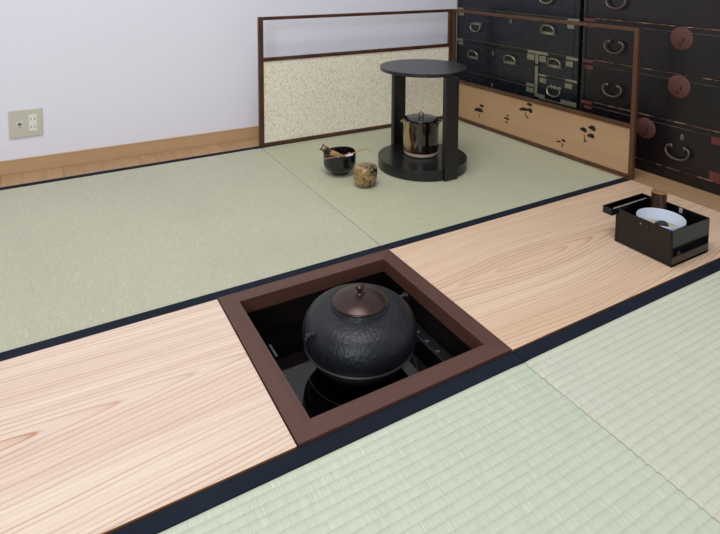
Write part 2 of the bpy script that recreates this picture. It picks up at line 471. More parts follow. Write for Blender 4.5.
# pit liner
t = thing('hearth_box', 'dark brown wooden pit lining below the square hearth frame', 'pit lining', (Q / 2, Q / 2, -.33))
ho = Q / 2 - .0008; hn = Q / 2 - .0175
H1 = .3025
for nm, a in (('side_board', (-ho, -hn, -ho, ho)), ('side_board', (hn, ho, -ho, ho)), ('side_board', (-hn + .0005, hn - .0005, -ho, -hn)), ('side_board', (-hn + .0005, hn - .0005, hn, ho))):
    bm = nb(); box(bm, a[0], a[1], a[2], a[3], 0, H1, .0008, 1); obj(nm, bm, M['pit'], t)
bm = nb(); box(bm, -hn + .001, hn - .001, -hn + .001, hn - .001, 0, .17); obj('pit_bottom', bm, M['pit'], t)

# induction cooker
GZ = -.090
t = thing('induction_cooker', 'flat black glass induction cooker under the iron kettle in the pit', 'cooker', (.21, .21, -.1595))
ox, oy, oz = t.location
bm = nb(); box(bm, .019 - ox, .4045 - ox, .019 - oy, .405 - oy, 0, .0615, .004, 2); obj('body', bm, M['hob_body'], t)
bm = nb(); box(bm, .021 - ox, .372 - ox, .021 - oy, .403 - oy, .0615, .0695, .0015, 2); obj('glass_top', bm, M['glass'], t)
# raised control strip
bm = nb(); box(bm, .3735 - ox, .4005 - ox, .021 - oy, .403 - oy, .0615, .0705, .002, 2); cs = obj('control_strip', bm, M['hob_body'], t)
def ring(r, w, c, a0, a1, nm):
    bm = nb(); n = 90; zz = .0697
    for k in range(n):
        if not (a0 <= 360 * k / n < a1): continue
        q = []
        for a, rr in ((k, r - w), (k, r), (k + 1, r), (k + 1, r - w)):
            an = 2 * PI * a / n; q.append(bm.verts.new((c[0] - ox + rr * math.cos(an), c[1] - oy + rr * math.sin(an), zz)))
        bm.faces.new(q)
    bmesh.ops.remove_doubles(bm, verts=bm.verts, dist=1e-6)
    obj(nm, bm, M['ringm'], t, label='thin grey printed ring')
ring(.1085, .0016, (.226, .205), 0, 360, 'zone_ring')
ring(.147, .0014, (.222, .21), 0, 28, 'zone_mark'); 
bm = nb(); yy = .316
while yy < .356:
    d = random.uniform(.0016, .0030); box(bm, .0870 - ox, .0915 - ox, yy - oy, yy + d - oy, .0695, .0698); yy += d + .0009
obj('printed_mark', bm, M['mark'], t, label='small pale printed lettering mark')
for k, (a, b) in enumerate(((.383, .168), (.3865, .132), (.383, .205), (.384, .24))):
    bm = nb()
    for j in range(3):
        box(bm, a - ox - .004 + j * .003, a - ox - .0022 + j * .003, b - oy - .005, b - oy + .004 - j * .002, .0705, .0708)
    obj('control_mark', bm, M['mark'], t)

# ------------------------------------------------------------------ kettle
KX, KY = .2222, .2105
t = thing('iron_kettle', 'round black cast iron kettle with brown lid on the black glass in the hearth', 'kettle', (KX, KY, GZ + .0003))
def kz(z): return z - GZ
prof = [(0, 0), (.048, 0), (.060, .003), (.075, .011), (.089, .024), (.098, .037), (.1035, .0475), (.1048, .0510), (.1085, .0525), (.1094, .0540), (.1092, .0556), (.1080, .0570),
        (.1105, .062), (.1126, .070), (.1132, .078), (.1120, .088), (.1082, .099), (.1020, .109), (.093, .1172), (.081, .1228), (.069, .1258), (.0605, .1266), (.0572, .1272), (.0562, .1290), (.0560, .1322), (.0548, .1336), (.0525, .1337), (.0515, .131), (.049, .12), (0, .12)]
bm = nb(); lathe(bm, prof, 96); body = obj('body', bm, M['iron'], t, True)
bm = nb(); lathe(bm, [(.1086, .0522), (.1099, .0540), (.1096, .0556), (.1082, .0568)], 96)
obj('rim_edge', bm, M['iron_rim'], body, True, label='paler grey rim edge')
lp = [(0, .1350), (.050, .1350), (.0524, .1353), (.0532, .1362), (.0526, .1376), (.050, .1392), (.044, .1428), (.035, .1464), (.024, .1492), (.012, .1508), (.0075, .1512), (.0065, .152), (0, .152)]
bm = nb(); lathe(bm, [(r_, z_ - .0008) for r_, z_ in lp], 80); lid = obj('lid', bm, M['lid'], t, True, label='domed brown bronze lid')
kp = [(0, .151), (.0085, .1511), (.0092, .1522), (.0085, .1534), (.0052, .1545), (.0046, .1572), (.0058, .1598), (.0082, .1625), (.0090, .1652), (.0084, .1678), (.0060, .1696), (.003, .1703), (0, .1704)]
bm = nb(); lathe(bm, [(r_ * 1.06, .1500 + (z_ - .151) * .94) for r_, z_ in kp], 32); obj('knob', bm, M['knob'], lid, True)
def lug(sgn, ang):
    bm = nb()
    d = Vector((math.cos(ang), math.sin(ang), 0)); s = Vector((-d.y, d.x, 0)); c = d * .1070 + Vector((0, 0, .0965))
    pts = []
    for k in range(9):
        a = -.3 * PI + 1.6 * PI * k / 8
        pts.append(c + d * (.005 + .0090 * math.cos(a - .6)) + Vector((0, 0, .0102 * math.sin(a - .6))))
    tube(bm, spline(pts, 3), [.0044] * 25, 10)
    # grotesque little head shape around the eye: brow, snout and two side swellings
    for (e, r) in (((.010, .0028, .0105), .0034), ((.010, -.0028, .0105), .0034), ((-.001, 0, -.010), .0050), ((-.002, 0, .009), .0046)):
        g_ = bmesh.ops.create_uvsphere(bm, u_segments=10, v_segments=6, radius=r * 1.15)
        bmesh.ops.translate(bm, verts=g_['verts'], vec=c + d * e[0] + s * e[1] * 1.1 + Vector((0, 0, e[2])))
    obj('lug', bm, M['iron'], t, True)
lug(1, PI + .09); lug(-1, .09)

# ------------------------------------------------------------------ folding screen
t = thing('folding_screen', 'low two-fold wooden screen with speckled paper and pine cut-outs behind the stand', 'folding screen', (1.337, 1.318, .001))
SX, SY = 1.337, 1.318
def panel_space(a, b, sgn):
    a = Vector(a); b = Vector(b); U = (b - a); L = U.length; U.normalize(); W = Vector((-U.y, U.x)) * sgn
    def f(u, w, z): return Vector((a.x + U.x * u + W.x * w - SX, a.y + U.y * u + W.y * w - SY, z))
    return f, L
def pbox(bm, f, u0, u1, w0, w1, z0, z1, bev=.0008):
    vs = box(bm, u0, u1, w0, w1, z0, z1, 0)
    es = list({e for v in vs for e in v.link_edges})
    if bev:
        r = bmesh.ops.bevel(bm, geom=es, offset=bev, segments=1, affect='EDGES')
        vs = {v for fc in r['faces'] for v in fc.verts} | {v for v in vs if v.is_valid}
    for v in vs: v.co = f(v.co.x, v.co.y, v.co.z)
HS = .5025
# left panel: from outer post to the fold
f, L = panel_space((.4172, 1.3342), (1.3325, 1.3215), 1)
T = .0145
bm = nb()
pbox(bm, f, 0, .0185, 0, T, 0, HS); pbox(bm, f, L - .0150, L, 0, T, 0, HS)
pbox(bm, f, .0186, L - .0151, 0, T, HS - .0125, HS - .0002)
pbox(bm, f, .0186, L - .0151, 0, T, .3315, .3450)
pbox(bm, f, .0186, L - .0151, 0, T, .0002, .0130)
obj('panel_frame', bm, M['scr_frame'], t, label='dark brown frame of the left panel')
bm = nb(); pbox(bm, f, .0186, L - .0151, .0045, .0090, .0131, .3314, 0)
obj('paper_panel', bm, M['paper'], t, label='cream speckled paper panel')
# right panel
f, L = panel_space((1.3402, 1.3330), (1.3710, .4235), 1)
bm = nb()
pbox(bm, f, 0, .0150, 0, T, 0, HS); pbox(bm, f, L - .0150, L, 0, T, 0, HS)
pbox(bm, f, .0151, L - .0151, 0, T, HS - .0125, HS - .0002)
pbox(bm, f, .0151, L - .0151, 0, T, .1680, .1815)
pbox(bm, f, .0151, L - .0151, 0, T, .0002, .0130)
obj('panel_frame', bm, M['scr_frame2'], t, label='brown frame of the right panel')
bm = nb(); pbox(bm, f, .0151, L - .0151, .0045, .0085, .0131, .1679, 0)
obj('wood_panel', bm, M['scr_wood'], t, label='tan wooden lower panel')
PINES = [[[(0.157,0.092),(0.1611,0.0967),(0.1657,0.0994),(0.1709,0.1006),(0.176,0.1004),(0.1802,0.099),(0.183,0.0964),(0.1837,0.0929),(0.1816,0.0878),(0.1769,0.0875),(0.1726,0.0878),(0.1687,0.0889),(0.1645,0.0894),(0.1605,0.0903)],[(0.126,0.0647),(0.1305,0.0724),(0.1379,0.0774),(0.1477,0.0807),(0.1584,0.0821),(0.1685,0.0815),(0.1763,0.079),(0.1807,0.0744),(0.1805,0.067),(0.1711,0.0651),(0.1619,0.0641),(0.153,0.0643),(0.1438,0.0636),(0.1348,0.0635)],[(0.1511,0.0578),(0.1583,0.0514),(0.1557,0.0389),(0.1618,0.0403),(0.1618,0.0522),(0.1546,0.0586)]],[[(0.3155,0.0854),(0.3171,0.0875),(0.3194,0.0887),(0.3224,0.0893),(0.3255,0.0893),(0.3284,0.0887),(0.3306,0.0877),(0.3317,0.0862),(0.3313,0.084),(0.3285,0.0838),(0.3258,0.0839),(0.3232,0.0843),(0.3205,0.0844),(0.3179,0.0847)],[(0.3014,0.0712),(0.304,0.0743),(0.3085,0.0761),(0.3145,0.0771),(0.3211,0.0773),(0.3274,0.0766),(0.3324,0.0752),(0.3352,0.0731),(0.3353,0.07),(0.3294,0.0695),(0.3237,0.0695),(0.3182,0.0699),(0.3125,0.07),(0.3069,0.0704)],[(0.3173,0.0686),(0.3203,0.0634),(0.3097,0.0525),(0.3252,0.0563),(0.3234,0.0641),(0.3197,0.0691)]],[[(0.4215,0.1554),(0.4249,0.1596),(0.4294,0.1619),(0.435,0.1629),(0.4407,0.1625),(0.4458,0.1611),(0.4495,0.1586),(0.4512,0.1553),(0.45,0.1508),(0.4449,0.1506),(0.44,0.151),(0.4354,0.1521),(0.4306,0.1527),(0.4259,0.1537)],[(0.3846,0.1232),(0.387,0.1294),(0.3926,0.1338),(0.4006,0.1372),(0.4098,0.1393),(0.4188,0.1398),(0.4263,0.1386),(0.431,0.1357),(0.4323,0.1302),(0.4244,0.1278),(0.4165,0.1262),(0.4086,0.1255),(0.4006,0.1241),(0.3926,0.1232)],[(0.4274,0.1378),(0.4336,0.142),(0.4393,0.1434),(0.4447,0.1428),(0.4492,0.1406),(0.4523,0.1371),(0.4534,0.1329),(0.4521,0.1282),(0.4475,0.1229),(0.443,0.1244),(0.4393,0.1265),(0.4363,0.1293),(0.4327,0.1317),(0.4296,0.1343)],[(0.414,0.1211),(0.4181,0.1095),(0.4272,0.0992),(0.4357,0.1012),(0.4224,0.1105),(0.4169,0.1217)]],[[(0.572,0.0423),(0.5727,0.0452),(0.5748,0.0475),(0.5781,0.0494),(0.582,0.0508),(0.5859,0.0515),(0.5892,0.0514),(0.5914,0.0503),(0.5923,0.0478),(0.589,0.0463),(0.5856,0.0452),(0.5822,0.0445),(0.5788,0.0435),(0.5754,0.0427)],[(0.5929,0.0547),(0.595,0.0581),(0.5981,0.0601),(0.6018,0.0611),(0.6058,0.0612),(0.6094,0.0605),(0.6121,0.0589),(0.6133,0.0565),(0.6127,0.0531),(0.6091,0.0526),(0.6057,0.0526),(0.6025,0.0532),(0.5992,0.0533),(0.5959,0.0537)],[(0.5946,0.0458),(0.599,0.0406),(0.5943,0.0302),(0.6006,0.032),(0.6027,0.0416),(0.5965,0.0463)]],[[(0.6714,0.1173),(0.6755,0.1231),(0.6805,0.1262),(0.6862,0.1276),(0.692,0.1272),(0.6969,0.1252),(0.7003,0.1219),(0.7014,0.1175),(0.6995,0.1113),(0.6942,0.111),(0.6893,0.1116),(0.6849,0.113),(0.6801,0.1138),(0.6755,0.1151)],[(0.7069,0.1322),(0.7116,0.1385),(0.717,0.1419),(0.7228,0.1431),(0.7286,0.1425),(0.7333,0.1401),(0.7363,0.1363),(0.737,0.1313),(0.7345,0.1245),(0.7292,0.1244),(0.7243,0.1252),(0.72,0.1269),(0.7153,0.128),(0.7108,0.1296)],[(0.7028,0.1005),(0.7061,0.107),(0.7107,0.1109),(0.7163,0.1131),(0.7221,0.1136),(0.7274,0.1124),(0.7312,0.1097),(0.733,0.1054),(0.732,0.0989),(0.7267,0.0978),(0.7217,0.0976),(0.717,0.0984),(0.7121,0.0984),(0.7073,0.0989)],[(0.6884,0.1022),(0.6932,0.0923),(0.6916,0.0816),(0.689,0.0747),(0.7063,0.0795),(0.6963,0.0829),(0.6961,0.093),(0.6919,0.1031)]]]
for tree in PINES:
    bm = nb()
    for poly in tree:
        prism(bm, poly, lambda p: f(p[0] + .0280, .0041, p[1]), lambda p: f(p[0] + .0280, .0052, p[1]))
    obj('pine_cutout', bm, M['black_inlay'], t, label='black pine tree shape')
for zz in (.06, .25, .44):
    bm = nb(); tube(bm, [(-.0007, .0015, zz), (-.0007, .0015, zz + .03)], .0030, 12); obj('hinge', bm, M['brass_hinge'], t)

# ------------------------------------------------------------------ round stand
CX, CY = .8522, .8775
t = thing('round_display_stand', 'black wooden round two-post stand with a jar on its base', 'stand', (CX, CY, 0.0005))
def disc(bm, r, z0, z1, bev, notch=True):
    n = 96; poly = []
    for k in range(n):
        a = 2 * PI * k / n; poly.append((r * math.cos(a), r * math.sin(a)))
    if notch:
        res = []
        for (x, y) in poly:
            if abs(x - .0) < .0262 and abs(y) > .1: continue
            res.append((x, y))
        # insert square notches for the posts at front and back
        yo = math.sqrt(r * r - .0262 ** 2); yi = r - .0115
        out = []
        for i, p in enumerate(res):
            out.append(p); q = res[(i + 1) % len(res)]
            if p[1] > .1 and p[0] > 0 and q[0] < 0: out += [(.0262, yo), (.0262, yi), (-.0262, yi), (-.0262, yo)]
            if p[1] < -.1 and p[0] < 0 and q[0] > 0: out += [(-.0262, -yo), (-.0262, -yi), (.0262, -yi), (.0262, -yo)]
        poly = out
    prism(bm, poly, lambda p: (p[0], p[1], z0), lambda p: (p[0], p[1], z1))
    if bev: bmesh.ops.bevel(bm, geom=[e for e in bm.edges if abs(e.verts[0].co.z - e.verts[1].co.z) < 1e-6], offset=bev, segments=2, affect='EDGES')
bm = nb(); disc(bm, .1555, 0, .0345, .0015); obj('base_board', bm, M['stand'], t)
bm = nb(); disc(bm, .1505, .3405, .3518, .0012, False); obj('top_board', bm, M['stand'], t)
for s in (-1, 1):
    bm = nb(); ya, yb = sorted((s * .1445, s * .1640))
    box(bm, -.0258, .0258, ya, yb, 0, .3402, .0014, 2); obj('post', bm, M['stand_post'], t)

# ------------------------------------------------------------------ lidded water jar
t = thing('water_jar', 'cylindrical amber and black glazed jar with black lid inside the round stand', 'jar', (.8600, .8975, .0352))
bp = [(0, .0), (.0500, 0), (.0560, .0015), (.0590, .005), (.0598, .0135)]
bm = nb(); lathe(bm, bp, 72); obj('foot', bm, M['clay'], t, True, label='bare pale clay foot')
jp = [(0, .0137), (.0598, .0137), (.0612, .018), (.0624, .032), (.0630, .06), (.0632, .09), (.0631, .115), (.0634, .1195), (.0632, .1225), (.0620, .1235), (.0600, .1225), (.0590, .117), (.058, .02), (0, .02)]
bm = nb(); lathe(bm, jp, 72); obj('body', bm, M['glaze'], t, True, label='glossy amber, brown and black glazed body')
lpf = [(0, .1238), (.0585, .1238), (.0605, .1246), (.0612, .1262), (.0606, .1278), (.057, .1290), (.03, .1300), (0, .1303)]
bm = nb(); lathe(bm, lpf, 72); lid = obj('lid', bm, M['jar_lid'], t, True, label='black lacquered lid')
bm = nb(); pts = []
vx = Vector((.868, -.496, 0))
for k in range(21):
    a = 2 * PI * k / 20 - PI / 2
    pts.append(vx * (.0085 * math.cos(a)) + Vector((0, 0, .1395 + .0100 * math.sin(a))))
tube(bm, pts, .0015, 8); obj('ring_knob', bm, M['jar_lid'], lid, True)
for s in (-1, 1):
    bm = nb(); a = vx * s
    tube(bm, spline([a * .0610 + Vector((0, 0, .1165)), a * .0655 + Vector((0, 0, .1195)), a * .0700 + Vector((0, 0, .1190)), a * .0705 + Vector((0, 0, .1160)), a * .0660 + Vector((0, 0, .1125)), a * .0612 + Vector((0, 0, .1100))], 4), .0022, 8)
    obj('ear', bm, M['glaze'], t, True)

# ------------------------------------------------------------------ tea bowl, whisk, cloth, scoop, caddy
BX, BY = .5634, .9508
t = thing('tea_bowl', 'black glazed tea bowl holding a whisk, beside the brown caddy', 'bowl', (BX, BY, .0008))
o_ = [(0, 0.0035), (.0235, .0035), (.0250, 0), (.0295, 0), (.0305, .0020), (.0300, .0070), (.0360, .0095), (.0455, .0150), (.0525, .0240), (.0548, .0340), (.0552, .0480), (.0550, .0620), (.0548, .0705), (.0535, .0728), (.0518, .0722), (.0510, .0690),
      (.0508, .0500), (.0495, .0320), (.0440, .0200), (.0320, .0130), (.0150, .0105), (0, .0100)]
bm = nb(); lathe(bm, o_, 72)
for v in bm.verts:
    a = math.atan2(v.co.y, v.co.x)
    k = 1 + .012 * math.sin(3 * a + 1) + .008 * math.sin(5 * a)
    v.co.x *= k; v.co.y *= k
    if v.co.z > .04: v.co.z += (v.co.z - .04) / .033 * .0018 * math.sin(2 * a + .7)
obj('bowl_body', bm, M['bowl'], t, True)

# whisk lying in the bowl, handle over the rim
A = Vector((.5060, .9790, .0920)); Bv = Vector((.588, .9350, .0300))
ax = (Bv - A).normalized()
t = thing('tea_whisk', 'bamboo tea whisk lying in the black bowl, handle over its rim', 'whisk', A)
bm = nb(); R_ = Vector((0, 0, 1)).rotation_difference(ax).to_matrix()
def along(prof, n=24):
    bm = nb(); lathe(bm, prof, n)
    for v in bm.verts: v.co = R_ @ v.co
    return bm
obj('handle', along([(0, 0.002), (.0080, .002), (.0095, 0), (.0110, .0008), (.0110, .018), (.0114, .0185), (.0110, .019), (.0106, .040), (0, .040)]), M['bamboo_dark'], t, True, label='mottled dark brown bamboo handle')
obj('handle_end', along([(0, -.0004), (.0090, -.0004), (.0095, .0), (.0090, .0021), (0, .0021)]), M['bamboo_cut'], t, True, label='pale cut end')
bm = nb()
for k in range(44):
    a = 2 * PI * k / 44; r0 = .0098; r1 = .0150
    pts = []
    for j in range(6):
        u = j / 5; r = r0 + (r1 - r0) * math.sin(u * PI * .55)
        pts.append(R_ @ Vector((r * math.cos(a), r * math.sin(a), .038 + .046 * u)))
    tube(bm, pts, [.0008, .0008, .0007, .0006, .0005, .0004], 4)
ti = obj('tines', bm, M['bamboo_pale'], t, label='fine pale bamboo tines')
# folded cloth in the bowl
bm = nb()
nx, ny = 14, 10; grid = []
for i in range(nx + 1):
    rw = []
    for j in range(ny + 1):
        u = i / nx - .5; v = j / ny - .5
        rw.append(bm.verts.new((u * .030, v * .022, .003 + .0030 * math.sin(9 * u + 3 * v) + .0022 * math.cos(12 * v + 2) - .020 * (u * u + v * v))))
    grid.append(rw)
for i in range(nx):
    for j in range(ny): bm.faces.new((grid[i][j], grid[i + 1][j], grid[i + 1][j + 1], grid[i][j + 1]))
o = obj('tea_cloth', bm, M['cloth'], None, True, (.5860, .9210, .0665))
m = o.modifiers.new('thick', 'SOLIDIFY'); m.thickness = .0035
tag(o, 'small white folded cloth in the black tea bowl, under the scoop', 'cloth')
# scoop: thin flat strip with a bent tip, lying across the front of the rim
path = spline([(-.082, .000, .0008), (-.04, .000, .0010), (0, .000, .0018), (.03, 0, .0034), (.055, 0, .0065), (.068, -.002, .0095), (.077, -.006, .0100), (.0835, -.010, .0060), (.086, -.012, .0015)], 5)
bm = nb(); prev = None
wv = Vector((.06, 1, 0)).normalized()
for i, p in enumerate(path):
    u = i / (len(path) - 1); hw = .0019 + .0012 * u + (.0012 if .82 < u < .97 else 0)
    ring_ = [bm.verts.new(p + wv * s * hw + Vector((0, 0, zz))) for s, zz in ((-1, 0), (1, 0), (1, .0014), (-1, .0014))]
    if prev:
        for k in range(4): bm.faces.new((prev[k], prev[(k + 1) % 4], ring_[(k + 1) % 4], ring_[k]))
    else: bm.faces.new(ring_[::-1])
    prev = ring_
bm.faces.new(prev)
o = obj('tea_scoop', bm, M['scoop'], None, False, (.5630, .9060, .0735)); o.rotation_euler = (0, 0, math.radians(1))
tag(o, 'thin curved bamboo tea scoop lying across the black bowl rim', 'tea scoop')

t = thing('tea_caddy', 'small barrel-shaped brown and black lacquered tea caddy beside the bowl', 'tea caddy', (.5851, .8165, .0008))
cp = [(0, .0010), (.0215, .0010), (.0230, 0), (.0262, .0008), (.0315, .0050), (.0358, .0130), (.0380, .0240), (.0385, .0335), (.0384, .0470)]
bm = nb(); lathe(bm, cp + [(0, .0470)], 64); obj('caddy_body', bm, M['caddy'], t, True)
cl = [(0, .0474), (.0386, .0474), (.0384, .0530), (.0372, .0585), (.0345, .0622), (.0300, .0636), (.018, .0645), (0, .0648)]
bm = nb(); lathe(bm, cl, 64); obj('lid', bm, M['caddy'], t, True)

# ------------------------------------------------------------------ tobacco box
X0, X1, Y0, Y1, HB = .9525, 1.1030, .0280, .1785, .0900
bzz = .0025
t = thing('tobacco_box', 'black glossy lacquered open box on the right board, near the chest', 'tobacco box', ((X0 + X1) / 2, (Y0 + Y1) / 2, bzz))
cx, cy = t.location.x, t.location.y
hx, hy = (X1 - X0) / 2, (Y1 - Y0) / 2; th = .0035; H = HB - bzz
bm = nb(); box(bm, -hx, hx, -hy, hy, .001, .007, .0008); obj('bottom', bm, M['box'], t)
for a in ((-hx, hx, -hy, -hy + th), (-hx, hx, hy - th, hy)):
    bm = nb(); box(bm, *a, 0, H, .0009); obj('side_wall', bm, M['box'], t)
# front wall with a small hanging notch pin
bm = nb(); box(bm, -hx, -hx + th, -hy + th + .0002, hy - th - .0002, .0071, H, .0009); fw = obj('side_wall', bm, M['box'], t)
bm = nb(); box(bm, hx - th, hx, -hy + th + .0002, hy - th - .0002, .0071, H, .0009); obj('side_wall', bm, M['box'], t)
bm = nb(); box(bm, -hx - .0012, -hx + .001, -.0165, -.0125, .066, H - .001, .0006); obj('latch_notch', bm, M['box_in'], fw)
bm = nb(); g_ = bmesh.ops.create_uvsphere(bm, u_segments=10, v_segments=6, radius=.0013); bmesh.ops.translate(bm, verts=g_['verts'], vec=(-hx - .0003, .006, .074)); obj('pin', bm, M['silver'], fw)
bm = nb(); box(bm, hx - th - .0035, hx - th, -.010, -.002, .074, .0865, .0006); obj('latch_plate', bm, M['silver'], t, label='small pale metal plate')
# shallow tray overhanging the left end
tx0, tx1, ty0, ty1 = -hx - .0150, hx - .004, hy + .0003, hy + .0275
bm = nb()
box(bm, tx0, tx1, ty0, ty1, .069, .0725, .0006)
box(bm, tx0, tx0 + .003, ty0, ty1, .0726, .0870, .0005); box(bm, tx1 - .003, tx1, ty0, ty1, .0726, .0870, .0005)
box(bm, tx0 + .0031, tx1 - .0031, ty1 - .003, ty1, .0726, .0870, .0005)
obj('shallow_tray', bm, M['box'], t)
bm = nb(); box(bm, tx0 + .0045, hx - .030, hy - .0022, hy + .0010, H + .0001, H + .0012, .0003); obj('silver_strip', bm, M['silver'], t, label='bright silvery strip')
# rosette mark of the end wall
bm = nb()
for k, (a, b, r) in enumerate(((0, 0, .0035), (.006, -.001, .003), (.002, .005, .0022), (-.003, -.005, .0025))):
    g_ = bmesh.ops.create_circle(bm, cap_ends=True, segments=8, radius=r)
    for v in g_['verts']: v.co = Vector((-hx + .025 + a + v.co.x, -hy - .0003, .030 + b + v.co.y))
M['rose'] = plain('dark_red_mark', (70, 26, 22), .4)
obj('painted_mark', bm, M['rose'], t, label='small dark red mark')
# ash bowl
t = thing('ash_bowl', 'white porcelain bowl of ash standing inside the black tobacco box', 'bowl', (1.0210, .1012, .0098))
ap = [(0, .0015), (.024, .0015), (.026, 0), (.030, 0), (.0312, .003), (.044, .014), (.0520, .034), (.0550, .058), (.0557, .0695), (.0548, .0712), (.0530, .0708), (.0522, .066), (.0500, .040), (.041, .022), (.025, .012), (0, .010)]
bm = nb(); lathe(bm, ap, 72); obj('bowl_body', bm, M['porc'], t, True)
bm = nb(); rings = []
NR = 14
for i in range(NR + 1):
    r = .0465 * i / NR
    if i == 0: rings.append([bm.verts.new((0, 0, .002))]); continue
    rings.append([bm.verts.new((r * math.cos(2 * PI * k / 48), r * math.sin(2 * PI * k / 48), (.010 * (i / NR) ** 2 - .001) + .0016 * math.sin(k * 2 * PI / 48 * 9) * (i / NR) * (1 - i / NR) * 2 + .0006 * random.random())) for k in range(48)])
for a, b in zip(rings, rings[1:]):
    for k in range(48):
        k2 = (k + 1) % 48
        if len(a) == 1: bm.faces.new((a[0], b[k], b[k2]))
        else: bm.faces.new((a[k], b[k], b[k2], a[k2]))
a0 = [bm.verts.new((0.033 * math.cos(2 * PI * k / 48), 0.033 * math.sin(2 * PI * k / 48), -.012)) for k in range(48)]
bm.faces.new(a0)
for k in range(48): bm.faces.new((a0[k], rings[-1][k], rings[-1][(k + 1) % 48], a0[(k + 1) % 48]))
o = obj('ash_bed', bm, M['ash'], None, True, (1.0210, .1012, .0442)); o['kind'] = 'stuff'
tag(o, 'grey beige ash filling the white porcelain bowl', 'ash')
bm = nb(); lathe(bm, [(0, 0), (.0120, 0), (.0145, .002), (.0150, .008), (.0138, .0125), (.010, .014), (0, .0135)], 20)
for v in bm.verts:
    a = math.atan2(v.co.y, v.co.x); k = 1 + .10 * math.sin(3 * a) + .05 * math.sin(7 * a); v.co.x *= k * 1.25; v.co.y *= k
o = obj('charcoal_piece', bm, M['char'], None, True, (1.0400, .1100, .0450)); tag(o, 'dark lump of charcoal lying on the ash in the white bowl', 'charcoal')
# bamboo tube
t = thing('bamboo_tube', 'short smoked brown bamboo tube standing inside the black box behind the white bowl', 'bamboo tube', (1.0795, .1455, .0098))
bm = nb(); lathe(bm, [(0, 0), (.0165, 0), (.0180, .001), (.0182, .06), (.0186, .107), (.0188, .1100), (.0180, .1104)], 48)
obj('tube_wall', bm, M['tube'], t, True)
bm = nb(); lathe(bm, [(.0189, .1085), (.0190, .1102), (.0184, .1110), (.0150, .1108), (.0145, .1090), (.0142, .06), (0, .06)], 48)
obj('cut_rim', bm, M['tube_rim'], t, True, label='paler cut rim')

# ------------------------------------------------------------------ chests
CR = math.atan2(-1, .0285)
def chest_origin(y): return (1.487 - .0285 * (y - .34), y, .0005)

def handle(parent, u, z, w, mat, up=False, backplate=None, style='hook'):
    s = 1 if up else -1
    hw = w / 2
    if style == 'hook':
        pr = [(-.62, .02), (-.92, -.06), (-1.02, -.36), (-.92, -.68), (-.60, -.94), (-.25, -1.04), (.25, -1.04), (.60, -.94), (.92, -.68), (1.02, -.36), (.92, -.06), (.62, .02)]
    else:
        pr = [(-.80, .0), (-.98, -.22), (-.96, -.60), (-.70, -.90), (-.30, -1.02), (.30, -1.02), (.70, -.90), (.96, -.60), (.98, -.22), (.80, .0)]
    d = hw * 1.02
    bm = nb(); pts = []
    for i, (a, b) in enumerate(pr):
        k = i / (len(pr) - 1)
        pts.append((u + a * hw, -.008 - .006 * math.sin(k * PI), z - b * d if up else z + b * d))
    sp = spline(pts, 3); nn_ = len(sp)
    base_r = .0030 if style == 'hook' else .0022
    tube(bm, sp, [base_r + .0010 * math.sin(PI * i / (nn_ - 1)) for i in range(nn_)], 8)
    for a in (-1, 1):
        x = u + a * hw * (.60 if style == 'hook' else .80)
        rr = .0062 if style == 'hook' else .0038
        n0 = len(bm.verts)
        lathe(bm, [(0, .016), (rr * .7, .0155), (rr, .0135), (rr * .9, .0110), (rr * .55, .009), (rr * .5, .0), (0, 0)], 14)
        bm.verts.ensure_lookup_table()
        for v in bm.verts[n0:]: v.co = Vector((x + v.co.x, -v.co.z + .002, z + v.co.y))
    if backplate:
        nf = len(bm.faces); n = 28; poly = []
        for k in range(n + 1):
            a = k / n
            poly.append((u - hw * .95 + 1.9 * hw * a, z + .0035 + .0045 * abs(math.sin(a * PI * 3))))
        for k in range(n + 1):
            a = 1 - k / n
            poly.append((u - hw * .95 + 1.9 * hw * a, z - (.0030 + .0020 * abs(math.sin(a * PI * 3)))))
        prism(bm, poly, lambda p: (p[0], -.0008, p[1]), lambda p: (p[0], .0012, p[1]))
        bm.faces.ensure_lookup_table()
        for fc in bm.faces[nf:]: fc.material_index = 1
    return obj('handle', bm, mat, parent, True, mat2=backplate)

def plate(parent, u0, u1, z0, z1, mat, lug_=False):
    bm = nb(); box(bm, u0, u1, -.0012, .0018, z0, z1, .0006, 1)
    # small nails
    for uu in (u0 + .005, u1 - .005):
        g_ = bmesh.ops.create_uvsphere(bm, u_segments=8, v_segments=4, radius=.0013); bmesh.ops.translate(bm, verts=g_['verts'], vec=(uu, -.0012, (z0 + z1) / 2))
    return obj('corner_plate', bm, mat, parent)

def drawer(parent, u0, u1, z0, z1, mat):
    bm = nb(); box(bm, u0 + .0012, u1 - .0012, .0004, .012, z0 + .0010, z1 - .0010, .0012, 2)
    return obj('drawer', bm, mat, parent)

def strip(parent, u0, u1, z0, z1, mat, nm='edge_strip', y=-.0006):
    bm = nb(); box(bm, u0, u1, y, .0012, z0, z1); return obj(nm, bm, mat, parent)

# --- blue-black chest
BW = .7000; BHt = .800; DP = .30
t = thing('black_drawer_chest', 'blue-black lacquered drawer chest with pale brass corners, beside the white wall', 'chest of drawers', chest_origin(1.4390), CR, 'drawer chests along the right wall')
bm = nb(); box(bm, 0, BW, .0122, DP, 0, BHt, .001)
box(bm, 0, .010, 0, .0121, 0, BHt, .001); box(bm, BW - .022, BW, 0, .0121, 0, BHt, .0012)
for (a, b) in ((0, .030), (.338, .352), (.478, .500), (.640, .654), (.785, BHt)):
    box(bm, .0102, BW - .0222, 0, .0121, a, b, .0008)
box(bm, .487, .511, 0, .0121, .0302, .3378, .0008)
box(bm, .0102, .4868, 0, .0121, .1940, .1985, .0006)
box(bm, .5112, BW - .0222, 0, .0121, .2520, .2600, .0006); box(bm, .5112, BW - .0222, 0, .0121, .1640, .1740, .0006)
obj('carcass', bm, M['blue_c'], t)
bu0, bu1 = .0105, BW - .0225
